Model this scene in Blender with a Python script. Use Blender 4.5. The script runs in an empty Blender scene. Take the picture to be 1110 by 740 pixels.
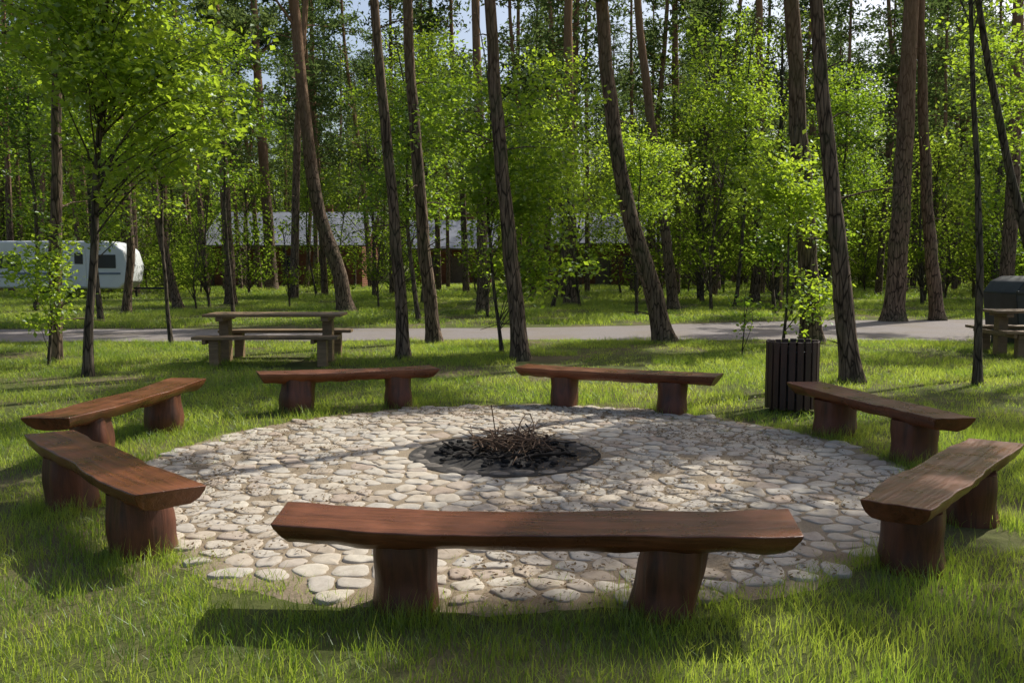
import bpy, math, random
import numpy as np
from mathutils import Vector, noise, Matrix

scene = bpy.context.scene
rng = np.random.default_rng(7)
random.seed(7)
LINK = scene.collection

# ------------------------------------------------------------ helpers
def np_mesh(name, V, F, mats=(), mi=None, smooth=False):
    V = np.asarray(V, dtype=np.float32); F = np.asarray(F, dtype=np.int32)
    me = bpy.data.meshes.new(name)
    n, k = F.shape
    me.vertices.add(len(V)); me.vertices.foreach_set("co", V.ravel())
    me.loops.add(n * k); me.loops.foreach_set("vertex_index", F.ravel())
    me.polygons.add(n)
    me.polygons.foreach_set("loop_start", np.arange(0, n * k, k, dtype=np.int32))
    me.polygons.foreach_set("loop_total", np.full(n, k, dtype=np.int32))
    for m in mats: me.materials.append(m)
    if mi is not None: me.polygons.foreach_set("material_index", np.asarray(mi, dtype=np.int32))
    me.polygons.foreach_set("use_smooth", np.full(n, smooth))
    me.update(calc_edges=True)
    return me

def py_mesh(name, V, F, mat=None, smooth_angle=None):
    me = bpy.data.meshes.new(name)
    me.from_pydata([tuple(v) for v in V], [], [tuple(f) for f in F])
    if mat: me.materials.append(mat)
    if smooth_angle is not None:
        me.polygons.foreach_set("use_smooth", [True] * len(me.polygons))
        me.set_sharp_from_angle(angle=math.radians(smooth_angle))
    me.update()
    return me

def add(name, me, parent=None, loc=(0, 0, 0), rot=(0, 0, 0), coll=None):
    o = bpy.data.objects.new(name, me)
    (coll or LINK).objects.link(o)
    o.location = loc; o.rotation_euler = rot
    if parent: o.parent = parent
    return o

def empty(name, loc=(0, 0, 0), rot=(0, 0, 0)):
    return add(name, None, None, loc, rot)

def tube(path, radii, sides=8, wob=0.0, cap=False):
    path = [Vector(p) for p in path]
    V = []; F = []
    n = len(path)
    ref = Vector((1, 0, 0))
    for i, p in enumerate(path):
        t = (path[min(i + 1, n - 1)] - path[max(i - 1, 0)]).normalized()
        if abs(t.dot(ref)) > .95: ref = Vector((0, 1, 0))
        u = (ref - t * ref.dot(t)).normalized(); v = t.cross(u)
        ref = u
        for s in range(sides):
            a = 2 * math.pi * s / sides
            r = radii[i]
            if wob: r *= 1 + wob * noise.noise(Vector((math.cos(a) * 1.5 + p.x * 3, math.sin(a) * 1.5 + p.y * 3, p.z * 1.3)))
            V.append(p + u * (r * math.cos(a)) + v * (r * math.sin(a)))
    for i in range(n - 1):
        for s in range(sides):
            a = i * sides + s; b = i * sides + (s + 1) % sides
            F.append((a, b, b + sides, a + sides))
    return V, F

class Acc:
    def __init__(s): s.V = []; s.F = []; s.M = []; s.n = 0
    def add(s, V, F, m=0):
        V = np.array([tuple(v) for v in V], dtype=np.float32) if not isinstance(V, np.ndarray) else V
        F = np.asarray(F, dtype=np.int32)
        s.V.append(V); s.F.append(F + s.n); s.M.append(np.full(len(F), m)); s.n += len(V)
    def mesh(s, name, mats, smooth=False):
        return np_mesh(name, np.concatenate(s.V), np.concatenate(s.F), mats, np.concatenate(s.M), smooth)

def leaves(P, size, aspect=.6, up=.5, r=None):
    """rhombic leaves, one at each point"""
    r = r or rng
    P = np.asarray(P, dtype=np.float32); n = len(P)
    nrm = r.normal(size=(n, 3)); nrm[:, 2] = np.abs(nrm[:, 2]) + up
    nrm /= np.linalg.norm(nrm, axis=1)[:, None]
    d = r.normal(size=(n, 3)); d -= nrm * (d * nrm).sum(1)[:, None]
    d /= np.linalg.norm(d, axis=1)[:, None]
    s = np.cross(nrm, d)
    L = (size * r.uniform(.6, 1.3, n))[:, None]
    a = P - d * L * .5; c = P + d * L * .5
    b = P + s * L * aspect * .5 + nrm * L * .08; e = P - s * L * aspect * .5 + nrm * L * .08
    V = np.stack([a, b, c, e], 1).reshape(-1, 3)
    F = np.arange(4 * n).reshape(n, 4)
    return V.astype(np.float32), F

def box(V, F, c, s, rz=0, rx=0, ry=0):
    M = Matrix.Translation(c) @ Matrix.Rotation(rz, 4, 'Z') @ Matrix.Rotation(ry, 4, 'Y') @ Matrix.Rotation(rx, 4, 'X')
    b = len(V)
    x, y, z = s[0] / 2, s[1] / 2, s[2] / 2
    for p in [(-x, -y, -z), (x, -y, -z), (x, y, -z), (-x, y, -z), (-x, -y, z), (x, -y, z), (x, y, z), (-x, y, z)]:
        V.append(M @ Vector(p))
    for f in [(0, 3, 2, 1), (4, 5, 6, 7), (0, 1, 5, 4), (1, 2, 6, 5), (2, 3, 7, 6), (3, 0, 4, 7)]:
        F.append(tuple(b + i for i in f))

def boxes_obj(name, specs, mat, parent, bevel=.006):
    V = []; F = []
    for sp in specs: box(V, F, *sp)
    o = add(name, py_mesh(name, V, F, mat), parent)
    if bevel:
        m = o.modifiers.new("b", 'BEVEL'); m.width = bevel; m.segments = 2
    return o

# ------------------------------------------------------------ materials
def new_mat(name):
    m = bpy.data.materials.new(name); m.use_nodes = True
    nt = m.node_tree; nt.nodes.clear()
    out = nt.nodes.new('ShaderNodeOutputMaterial')
    return m, nt, out

def N(nt, t, **kw):
    n = nt.nodes.new(t)
    for k, v in kw.items():
        if k.startswith('_'): setattr(n, k[1:], v)
        else: n.inputs[k.replace('__', ' ')].default_value = v
    return n

def ramp(nt, fac, stops):
    r = nt.nodes.new('ShaderNodeValToRGB')
    el = r.color_ramp.elements
    while len(el) < len(stops): el.new(.5)
    for e, (p, c) in zip(el, stops):
        e.position = p; e.color = (*c, 1)
    nt.links.new(fac, r.inputs[0])
    return r.outputs[0]

def coords(nt, kind='Object', scale=(1, 1, 1)):
    tc = nt.nodes.new('ShaderNodeTexCoord')
    mp = nt.nodes.new('ShaderNodeMapping'); mp.inputs['Scale'].default_value = scale
    nt.links.new(tc.outputs[kind], mp.inputs[0])
    return mp.outputs[0]

def mixc(nt, f, a, b, mode='MIX'):
    m = nt.nodes.new('ShaderNodeMix'); m.data_type = 'RGBA'; m.blend_type = mode
    for sock, v in ((m.inputs[0], f), (m.inputs[6], a), (m.inputs[7], b)):
        if isinstance(v, bpy.types.NodeSocket): nt.links.new(v, sock)
        elif isinstance(v, (int, float)): sock.default_value = v
        else: sock.default_value = (*v, 1)
    return m.outputs[2]

def noise_n(nt, vec, scale, detail=4, rough=.6, dist=0):
    n = N(nt, 'ShaderNodeTexNoise', Scale=scale, Detail=detail, Roughness=rough, Distortion=dist)
    nt.links.new(vec, n.inputs['Vector'])
    return n.outputs['Fac']

def principled(nt, out, col, rough=.7, spec=.4, bump=None, bstr=.5, bdist=.01, metal=0):
    p = nt.nodes.new('ShaderNodeBsdfPrincipled')
    if isinstance(col, bpy.types.NodeSocket): nt.links.new(col, p.inputs['Base Color'])
    else: p.inputs['Base Color'].default_value = (*col, 1)
    if isinstance(rough, bpy.types.NodeSocket): nt.links.new(rough, p.inputs['Roughness'])
    else: p.inputs['Roughness'].default_value = rough
    p.inputs['Specular IOR Level'].default_value = spec
    p.inputs['Metallic'].default_value = metal
    if bump is not None:
        b = N(nt, 'ShaderNodeBump', Strength=bstr, Distance=bdist)
        nt.links.new(bump, b.inputs['Height']); nt.links.new(b.outputs[0], p.inputs['Normal'])
    nt.links.new(p.outputs[0], out.inputs[0])
    return p

def simple_mat(name, col, rough=.6, spec=.4, metal=0, var=.25, scale=6, bd=.004):
    m, nt, out = new_mat(name)
    v = coords(nt)
    n = noise_n(nt, v, scale, 6)
    c = ramp(nt, n, [(.3, tuple(x * (1 - var) for x in col)), (.7, tuple(min(1, x * (1 + var)) for x in col))])
    principled(nt, out, c, rough, spec, n, .3, bd, metal)
    return m

def leaf_mat(name, dark, light, tdark, tlight, tfac=.5, gloss=.06):
    m, nt, out = new_mat(name)
    g = nt.nodes.new('ShaderNodeNewGeometry')
    oi = nt.nodes.new('ShaderNodeObjectInfo')
    a = nt.nodes.new('ShaderNodeMath'); a.operation = 'ADD'
    b = nt.nodes.new('ShaderNodeMath'); b.operation = 'MULTIPLY'; b.inputs[1].default_value = .5
    nt.links.new(g.outputs['Random Per Island'], a.inputs[0]); nt.links.new(oi.outputs['Random'], a.inputs[1])
    nt.links.new(a.outputs[0], b.inputs[0])
    c1 = mixc(nt, b.outputs[0], dark, light); c2 = mixc(nt, b.outputs[0], tdark, tlight)
    d = nt.nodes.new('ShaderNodeBsdfDiffuse'); t = nt.nodes.new('ShaderNodeBsdfTranslucent')
    nt.links.new(c1, d.inputs[0]); nt.links.new(c2, t.inputs[0])
    mx = nt.nodes.new('ShaderNodeMixShader'); mx.inputs[0].default_value = tfac
    nt.links.new(d.outputs[0], mx.inputs[1]); nt.links.new(t.outputs[0], mx.inputs[2])
    if gloss:
        gl = nt.nodes.new('ShaderNodeBsdfGlossy'); gl.inputs['Roughness'].default_value = .45
        gl.inputs[0].default_value = (.8, .9, .8, 1)
        m2 = nt.nodes.new('ShaderNodeMixShader'); m2.inputs[0].default_value = gloss
        nt.links.new(mx.outputs[0], m2.inputs[1]); nt.links.new(gl.outputs[0], m2.inputs[2])
        nt.links.new(m2.outputs[0], out.inputs[0])
    else:
        nt.links.new(mx.outputs[0], out.inputs[0])
    return m

M_leaf = leaf_mat("broadleaf", (.04, .09, .012), (.12, .17, .02), (.20, .36, .015), (.58, .74, .05), .66, .06)
M_leaf_far = leaf_mat("far_broadleaf", (.025, .06, .010), (.11, .16, .022), (.10, .21, .014), (.46, .58, .055), .58, 0)
M_needle = leaf_mat("pine_needles", (.03, .065, .02), (.08, .115, .04), (.08, .14, .035), (.22, .29, .08), .45, 0)
M_grass = leaf_mat("grass_blades", (.05, .10, .012), (.16, .21, .03), (.20, .36, .02), (.70, .80, .10), .62, .05)
M_straw = leaf_mat("dry_litter", (.10, .06, .03), (.25, .16, .08), (.1, .06, .02), (.2, .14, .06), .2, .03)

def bark_mat(name, c1, c2, top=None, ztop=7):
    m, nt, out = new_mat(name)
    v = coords(nt, 'Object', (9, 9, 1.6))
    n = noise_n(nt, v, 1.6, 8, .7, .6)
    v2 = coords(nt, 'Object', (1, 1, 1))
    n2 = noise_n(nt, v2, 1.1, 4)
    vo = N(nt, 'ShaderNodeTexVoronoi', Scale=1.6, _feature='DISTANCE_TO_EDGE'); nt.links.new(v, vo.inputs['Vector'])
    c = ramp(nt, n, [(.32, c1), (.62, c2)])
    c = mixc(nt, ramp(nt, vo.outputs['Distance'], [(.0, (1, 1, 1)), (.12, (0, 0, 0))]), c, tuple(x * .35 for x in c1))
    c = mixc(nt, ramp(nt, n2, [(.5, (0, 0, 0)), (.72, (.5, .5, .5))]), c, (.09, .11, .05))
    if top:
        sx = nt.nodes.new('ShaderNodeSeparateXYZ'); nt.links.new(v2, sx.inputs[0])
        mr = N(nt, 'ShaderNodeMapRange'); mr.inputs['From Min'].default_value = ztop - 4; mr.inputs['From Max'].default_value = ztop + 4
        nt.links.new(sx.outputs[2], mr.inputs[0])
        c = mixc(nt, mr.outputs[0], c, mixc(nt, n, tuple(x * .5 for x in top), top))
    add_ = nt.nodes.new('ShaderNodeMath'); add_.operation = 'ADD'
    nt.links.new(n, add_.inputs[0]); nt.links.new(vo.outputs['Distance'], add_.inputs[1])
    principled(nt, out, c, .9, .15, add_.outputs[0], .9, .03)
    return m
M_pbark = bark_mat("pine_bark", (.06, .042, .03), (.27, .19, .135), (.42, .24, .13), 8)
M_dbark = bark_mat("oak_bark", (.05, .04, .03), (.17, .135, .10))

def wood_mat(name, axis, ca, cb, rough=(.3, .55), cw=None):
    m, nt, out = new_mat(name)
    sc = {'x': (1.2, 22, 22), 'z': (14, 14, 1.5)}[axis]
    v = coords(nt, 'Object', sc)
    oi = nt.nodes.new('ShaderNodeObjectInfo')
    sc2 = nt.nodes.new('ShaderNodeVectorMath'); sc2.operation = 'MULTIPLY_ADD'
    sc2.inputs[1].default_value = (1, 1, 1)
    cmb = nt.nodes.new('ShaderNodeMath'); cmb.operation = 'MULTIPLY'; cmb.inputs[1].default_value = 40
    nt.links.new(oi.outputs['Random'], cmb.inputs[0])
    nt.links.new(v, sc2.inputs[0]); nt.links.new(cmb.outputs[0], sc2.inputs[2])
    vv = sc2.outputs[0]
    n = noise_n(nt, vv, 1.0, 8, .65, .8)
    v2 = coords(nt, 'Object', (1, 1, 1))
    big = noise_n(nt, v2, 3.2, 5, .6)
    c = ramp(nt, n, [(.3, ca), (.62, cb)])
    c = mixc(nt, ramp(nt, big, [(.45, (0, 0, 0)), (.75, (1, 1, 1))]), c, cw or tuple(min(1, x * 1.35) for x in cb))
    crack = ramp(nt, n, [(.26, (1, 1, 1)), (.34, (0, 0, 0))])
    c = mixc(nt, crack, c, tuple(x * .25 for x in ca))
    r = nt.nodes.new('ShaderNodeMapRange'); r.inputs['To Min'].default_value = rough[0]; r.inputs['To Max'].default_value = rough[1]
    r.inputs['From Min'].default_value = .3; r.inputs['From Max'].default_value = .7
    nt.links.new(big, r.inputs[0])
    principled(nt, out, c, r.outputs[0], .5, n, .75, .010)
    return m
M_slab = wood_mat("stained_slab_wood", 'x', (.058, .020, .010), (.19, .064, .028), (.22, .44))
M_log = wood_mat("stained_log_wood", 'z', (.030, .011, .006), (.13, .040, .018), (.42, .66))
M_table = wood_mat("weathered_table_wood", 'x', (.12, .075, .04), (.24, .155, .085), (.5, .75))
M_bin = wood_mat("dark_bin_wood", 'z', (.030, .016, .012), (.065, .03, .02), (.5, .7))

# ground material
def ground_mat():
    m, nt, out = new_mat("forest_ground")
    v = coords(nt)
    a = noise_n(nt, v, .5, 6, .6); b = noise_n(nt, v, 9, 8, .7); c3 = noise_n(nt, v, 60, 4, .7)
    c = ramp(nt, b, [(.3, (.045, .06, .014)), (.7, (.11, .135, .035))])
    br = ramp(nt, c3, [(.3, (.09, .068, .04)), (.7, (.24, .185, .115))])
    c = mixc(nt, ramp(nt, a, [(.48, (.15, .15, .15)), (.64, (.9, .9, .9))]), c, br)
    principled(nt, out, c, .95, .1, b, .6, .03)
    return m
def sand_mat():
    m, nt, out = new_mat("sandy_dirt")
    v = coords(nt)
    a = noise_n(nt, v, 2.2, 6, .6); b = noise_n(nt, v, 90, 6, .8)
    c = ramp(nt, b, [(.3, (.20, .155, .105)), (.7, (.42, .34, .245))])
    c = mixc(nt, ramp(nt, a, [(.45, (0, 0, 0)), (.7, (.6, .6, .6))]), c, (.17, .125, .08))
    principled(nt, out, c, .95, .1, b, .6, .01)
    return m
def road_mat():
    m, nt, out = new_mat("worn_asphalt")
    v = coords(nt)
    a = noise_n(nt, v, .7, 6, .6); b = noise_n(nt, v, 80, 5, .8)
    c = ramp(nt, b, [(.3, (.16, .14, .135)), (.7, (.31, .275, .26))])
    c = mixc(nt, ramp(nt, a, [(.45, (0, 0, 0)), (.7, (.7, .7, .7))]), c, (.21, .17, .125))
    principled(nt, out, c, .9, .2, b, .5, .01)
    return m
def stone_mat():
    m, nt, out = new_mat("field_stone")
    g = nt.nodes.new('ShaderNodeNewGeometry')
    v = coords(nt)
    b = noise_n(nt, v, 14, 9, .62); a = noise_n(nt, v, 1.1, 5); fine = noise_n(nt, v, 70, 5, .7)
    c = ramp(nt, g.outputs['Random Per Island'], [(0, (.42, .345, .27)), (.2, (.57, .50, .405)), (.4, (.47, .43, .38)), (.6, (.60, .54, .445)), (.8, (.52, .465, .395)), (1, (.44, .35, .28))])
    c = mixc(nt, .42, c, ramp(nt, b, [(.3, (.5, .44, .37)), (.62, (1, 1, 1))]), 'MULTIPLY')
    c = mixc(nt, .3, c, ramp(nt, fine, [(.3, (.6, .58, .55)), (.6, (1, 1, 1))]), 'MULTIPLY')
    c = mixc(nt, ramp(nt, a, [(.54, (0, 0, 0)), (.74, (.45, .45, .45))]), c, (.27, .205, .145))
    principled(nt, out, c, .85, .2, fine, .4, .005)
    return m
M_ground = ground_mat(); M_sand = sand_mat(); M_road = road_mat(); M_stone = stone_mat()
M_ash = simple_mat("charcoal", (.028, .026, .025), .95, .1, 0, .6, 25, .02)
M_greyash = simple_mat("grey_ash", (.06, .055, .05), .95, .1, 0, .7, 6, .02)
M_char = simple_mat("charred_wood", (.03, .024, .02), .8, .2, 0, .5, 20)
M_twig = simple_mat("dry_twig", (.14, .09, .06), .85, .15, 0, .4, 12)

# ------------------------------------------------------------ ground, road
g = 260
ground = add("ground", py_mesh("ground", [(-g, -60, 0), (g, -60, 0), (g, 400, 0), (-g, 400, 0)], [(0, 1, 2, 3)], M_ground))

def strip(name, near, far, xs, mat, z):
    V = []; F = []
    for i, x in enumerate(xs):
        w = .22 * noise.noise(Vector((x * .6, 3, 0))) + .1 * noise.noise(Vector((x * 2.2, 3, 0)))
        w2 = .22 * noise.noise(Vector((x * .6, 9, 0))) + .1 * noise.noise(Vector((x * 2.2, 9, 0)))
        V += [(x, near(x) + w, z), (x, far(x) + w2, z)]
        if i: F.append((2 * i - 2, 2 * i, 2 * i + 1, 2 * i - 1))
    return add(name, py_mesh(name, V, F, mat))
road_near = lambda x: 19.2 - .02 * x if x > 0 else 19.2 + .05 * x
def road_far(x):
    s = 1 / (1 + math.exp(-(x - 5) / 1.8))
    return 22.6 + 3.4 * s + .03 * x * (x < 0)
strip("road", road_near, road_far, np.arange(-90, 90, .5), M_road, .004)

# ------------------------------------------------------------ cobbled circle
CC = (0.05, 7.24); CR = 3.05
FP = (-0.06, 7.55); FR = .72
def pav_edge(px, py):
    return CR + .13 * noise.noise(Vector((px * 1.7, py * 1.7, 5))) + .05 * noise.noise(Vector((px * 6, py * 6, 2)))
V = [(CC[0], CC[1], .016)]; F = []
nseg = 360
for ring, z in ((0, .016), (1, .009), (2, -.004)):
    for i in range(nseg):
        a = 2 * math.pi * i / nseg
        x0 = CC[0] + CR * math.cos(a); y0 = CC[1] + CR * math.sin(a)
        r = pav_edge(x0, y0) + (-.08, .0, .10)[ring] + .03 * noise.noise(Vector((x0 * 12, y0 * 12, ring)))
        V.append((CC[0] + r * math.cos(a), CC[1] + r * math.sin(a), z))
for i in range(nseg):
    j = (i + 1) % nseg
    F.append((0, i + 1, j + 1))
    for r in (0, 1): F.append((i + 1 + r * nseg, i + 1 + (r + 1) * nseg, j + 1 + (r + 1) * nseg, j + 1 + r * nseg))
paving = empty("cobblestone_paving")
add("sand_joints", py_mesh("sand_joints", V, F, M_sand), paving)

sp = .188
pts = []
for j in range(-22, 23):
    for i in range(-22, 23):
        x = (i + .5 * (j % 2)) * sp + random.uniform(-.42, .42) * sp
        y = j * sp * .87 + random.uniform(-.42, .42) * sp
        pts.append((x + CC[0], y + CC[1]))
pts = np.array(pts)
V = []; F = []
def clip(poly, mx, my, nx, ny):
    out = []
    for k in range(len(poly)):
        p = poly[k]; q = poly[(k + 1) % len(poly)]
        dp = (p[0] - mx) * nx + (p[1] - my) * ny; dq = (q[0] - mx) * nx + (q[1] - my) * ny
        if dp <= 0: out.append(p)
        if dp * dq < 0:
            t = dp / (dp - dq); out.append((p[0] + (q[0] - p[0]) * t, p[1] + (q[1] - p[1]) * t))
    return out
for idx, (px, py) in enumerate(pts):
    rc = math.hypot(px - CC[0], py - CC[1])
    edge = pav_edge(px, py) - .03
    if rc > edge or math.hypot(px - FP[0], py - FP[1]) < FR + .14: continue
    if random.random() < .03: continue
    d = np.hypot(pts[:, 0] - px, pts[:, 1] - py)
    nb = np.argsort(d)[1:15]
    poly = [(px - .2, py - .2), (px + .2, py - .2), (px + .2, py + .2), (px - .2, py + .2)]
    for k in nb:
        qx, qy = pts[k]
        poly = clip(poly, (px + qx) / 2, (py + qy) / 2, qx - px, qy - py)
    cx = sum(p[0] for p in poly) / len(poly); cy = sum(p[1] for p in poly) / len(poly)
    sh = random.uniform(.86, .99)
    poly = [(cx + (p[0] - cx) * sh, cy + (p[1] - cy) * sh) for p in poly]
    q = [p for k, p in enumerate(poly) if math.hypot(p[0] - poly[k - 1][0], p[1] - poly[k - 1][1]) > .022]
    if len(q) > 3: poly = q
    for it in range(2):
        q = []; w = .23 if it == 0 else .25
        for k in range(len(poly)):
            a = poly[k]; b = poly[(k + 1) % len(poly)]
            q += [(a[0] * (1 - w) + b[0] * w, a[1] * (1 - w) + b[1] * w), (a[0] * w + b[0] * (1 - w), a[1] * w + b[1] * (1 - w))]
        poly = q
    poly = [(p[0] + .012 * noise.noise(Vector((p[0] * 22, p[1] * 22, 1))), p[1] + .012 * noise.noise(Vector((p[0] * 22, p[1] * 22, 7)))) for p in poly]
    h = random.uniform(.021, .028); tx = random.uniform(-.04, .04); ty = random.uniform(-.04, .04)
    b0 = len(V); n = len(poly)
    for s, z in ((1, 0), (.97, .78), (.88, .95), (.5, 1.0)):
        for p in poly:
            x = cx + (p[0] - cx) * s; y = cy + (p[1] - cy) * s
            zz = z * h + (.009 * noise.noise(Vector((x * 14, y * 14, idx))) + (x - cx) * tx + (y - cy) * ty) * (z > 0)
            V.append((x, y, max(zz, 0) + .0))
    V.append((cx, cy, h))
    for s in range(3):
        for k in range(n):
            a = b0 + s * n + k; b = b0 + s * n + (k + 1) % n
            F.append((a, b, b + n, a + n))
    for k in range(n): F.append((b0 + 3 * n + k, b0 + 3 * n + (k + 1) % n, b0 + 4 * n))
add("cobblestones", py_mesh("cobblestones", V, F, M_stone, 60), paving)

# ------------------------------------------------------------ fire pit
pit = empty("fire_pit", (FP[0], FP[1], 0))
V = []; F = []
R = 14; S = 40
for i in range(R + 1):
    for s in range(S):
        a = 2 * math.pi * s / S; r = (FR + .1) * i / R
        x, y = r * math.cos(a), r * math.sin(a)
        z = .022 + .045 * max(0, 1 - (r / .62) ** 2) + .03 * noise.noise(Vector((x * 7, y * 7, 2))) * (i < R)
        V.append((x, y, max(z, .019)))
for i in range(R):
    for s in range(S):
        a = i * S + s; b = i * S + (s + 1) % S
        F.append((a, b, b + S, a + S))
add("ash_bed", py_mesh("ash_bed", V, F, M_greyash, 80), pit)
M_rim = simple_mat("sooty_rim_stone", (.15, .13, .11), .85, .2, 0, .6, 9, .01)
V = []; F = []
def blob(V, F, c, s, seed, rz=0, seg=10, rings=6):
    b = len(V)
    M = Matrix.Translation(c) @ Matrix.Rotation(rz, 4, 'Z')
    for i in range(rings + 1):
        ph = math.pi * i / rings
        for k in range(seg):
            a = 2 * math.pi * k / seg
            p = Vector((math.sin(ph) * math.cos(a), math.sin(ph) * math.sin(a), math.cos(ph)))
            q = Vector([abs(t) ** .75 * (1 if t > 0 else -1) for t in p])
            q *= 1 + .22 * noise.noise(p * 1.4 + Vector((seed * 3.1, 0, 0)))
            V.append(M @ Vector((q.x * s[0], q.y * s[1], q.z * s[2])))
    for i in range(rings):
        for k in range(seg):
            a = b + i * seg + k; c2 = b + i * seg + (k + 1) % seg
            F.append((a, a + seg, c2 + seg, c2))
nr = 23
for k in range(nr):
    a = 2 * math.pi * k / nr + random.uniform(-.05, .05)
    rr = FR + random.uniform(-.025, .035)
    blob(V, F, (rr * math.cos(a), rr * math.sin(a), .006), (.065, random.uniform(.08, .11), random.uniform(.024, .036)), k, a)
add("rim_stones", py_mesh("rim_stones", V, F, M_rim, 50), pit)
V = []; F = []
for k in range(130):
    a = random.uniform(0, 6.28); r = FR * .86 * math.sqrt(random.random())
    s = random.uniform(.006, .024)
    blob(V, F, (r * math.cos(a), r * math.sin(a), .04 + .03 * (1 - r)), (s * 1.9, s, s * .8), k, random.uniform(0, 3), 7, 4)
add("charcoal_lumps", py_mesh("charcoal_lumps", V, F, M_ash), pit)
def sticks(n, L, rad, seed, spread, zt, mat, name):
    rr = random.Random(seed); V = []; F = []
    for k in range(n):
        a = rr.uniform(0, 6.28); r = spread * math.sqrt(rr.random())
        c = Vector((r * math.cos(a) + .05, r * math.sin(a), rr.uniform(.05, zt)))
        d = Vector((rr.gauss(0, 1), rr.gauss(0, 1), rr.gauss(0, .28))).normalized()
        l = L * rr.uniform(.5, 1.2)
        path = []
        bend = Vector((rr.gauss(0, .06), rr.gauss(0, .06), rr.gauss(0, .05)))
        for i in range(6):
            t = i / 5 - .5
            p = c + d * l * t + bend * math.sin(i * 1.3 + k) * l
            p.z = max(p.z, .03); path.append(p)
        r0 = rad * rr.uniform(.6, 1.4)
        v, f = tube(path, [r0 * (1 - .12 * i) for i in range(6)], 6)
        b = len(V); V += v; F += [tuple(b + q for q in ff) for ff in f]
    add(name, py_mesh(name, V, F, mat, 60), pit)
sticks(60, .38, .013, 1, .5, .10, M_char, "charred_branches")
sticks(95, .5, .005, 2, .30, .20, M_twig, "dry_twigs")
rr = random.Random(5); V = []; F = []
for k in range(14):
    a = rr.uniform(0, 6.28)
    p0 = Vector((rr.gauss(.02, .12), rr.gauss(0, .12), .08)); p1 = p0 + Vector((math.cos(a) * .3, math.sin(a) * .3, rr.uniform(.06, .17)))
    v, f = tube([p0, (p0 + p1) / 2 + Vector((0, 0, .04)), p1, p1 + Vector((math.cos(a) * .12, math.sin(a) * .1, .02))], [.007, .006, .004, .002], 5)
    b = len(V); V += v; F += [tuple(b + q for q in ff) for ff in f]
add("upright_twigs", py_mesh("upright_twigs", V, F, M_twig, 60), pit)

# ------------------------------------------------------------ benches
def bench(c, ang, L, W, legs, seed, T=.115, top=.45, sag=.012):
    e = empty("log_bench", (c[0], c[1], 0), (0, 0, math.radians(ang)))
    rr = random.Random(seed)
    n = 48; V = []; F = []
    prof = [(-.5, 0, 1), (-.3, .001, 1), (-.1, .0, 1), (.1, .0, 1), (.3, .001, 1), (.5, 0, 1),
            (.49, -.22, .992), (.44, -.6, .965), (.34, -.9, .945), (.15, -1, .94), (-.15, -1, .94), (-.34, -.9, .945), (-.44, -.6, .965), (-.49, -.22, .992)]
    m = len(prof)
    sk0 = rr.uniform(-.06, .06); sk1 = rr.uniform(-.06, .06)
    for i in range(n + 1):
        t = i / n * 2 - 1
        for k, (py, pz, ex) in enumerate(prof):
            side = 1 if py > 0 else -1
            nz = noise.noise(Vector((t * 1.6, side * 4, seed * 7.7))) * .07 + noise.noise(Vector((t * 5, side * 9, seed * 3.3))) * .022
            wy = W * py * (1 + (nz / (W * .5)) * abs(py) * 1.6)
            th = T * (1 + .22 * noise.noise(Vector((t * 2.2, 2, seed))) + .14 * noise.noise(Vector((t * 7, py * 3, seed))))
            xx = t * L / 2 * ex + (sk0 if t < 0 else sk1) * py * abs(t)
            zz = top + pz * th - sag * (1 - t * t) * (1 if k < 6 else .7) + (.005 * noise.noise(Vector((t * 6, py * 4, seed))) if k < 6 else 0)
            V.append((xx, wy, zz))
    for i in range(n):
        for k in range(m):
            a = i * m + k; b = i * m + (k + 1) % m
            F.append((a, a + m, b + m, b))
    F.append(tuple(range(m))); F.append(tuple(reversed(range(n * m, n * m + m))))
    o = add("slab_seat", py_mesh("slab_seat", V, F, M_slab, 38), e)
    bm_ = o.modifiers.new("bev", 'BEVEL'); bm_.width = .006; bm_.segments = 2; bm_.limit_method = 'ANGLE'; bm_.angle_limit = math.radians(38)
    for li, (lx, d, tilt) in enumerate(legs):
        path = []; rad = []
        for i in range(9):
            t = i / 8
            path.append((0 + tilt * t, .01 * math.sin(t * 3 + seed), -.02 + t * (top - T * .85 + .02)))
            rad.append(d / 2 * (1.06 - .09 * t + .03 * math.sin(t * 9 + seed + li)))
        v, f = tube(path, rad, 26, .22)
        f = list(f); f.append(tuple(range(8 * 26, 9 * 26)))
        add("log_leg_%d" % (li + 1), py_mesh("log_leg", v, f, M_log, 50), e, (lx - tilt / 2, 0, 0), (0, 0, 0))
    return e

BL = [((.10, 4.17), -3.5, 2.46, .40, [(-.60, .31, .0), (.66, .31, .07)], 1),
      ((-2.56, 5.48), -47.4, 2.22, .36, [(-.62, .30, 0), (.66, .33, 0)], 2),
      ((-3.50, 8.10), 84, 2.45, .38, [(-.62, .32, 0), (.62, .34, 0)], 3),
      ((-1.85, 10.05), 17, 1.98, .36, [(-.55, .38, .04), (.58, .31, 0)], 4),
      ((1.17, 10.02), -23, 2.32, .38, [(-.60, .32, 0), (.66, .33, 0)], 5),
      ((3.22, 7.95), -77, 2.2, .36, [(-.55, .36, 0), (.60, .34, 0)], 6),
      ((2.58, 5.20), 49.5, 2.12, .36, [(-.62, .31, .0), (.55, .32, -.03)], 7)]
LEGS = []
for b in BL:
    bench(*b, sag=.03 if b[-1] == 1 else .012)
    an = math.radians(b[1])
    for l in b[4]: LEGS.append((b[0][0] + l[0] * math.cos(an), b[0][1] + l[0] * math.sin(an)))

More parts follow.
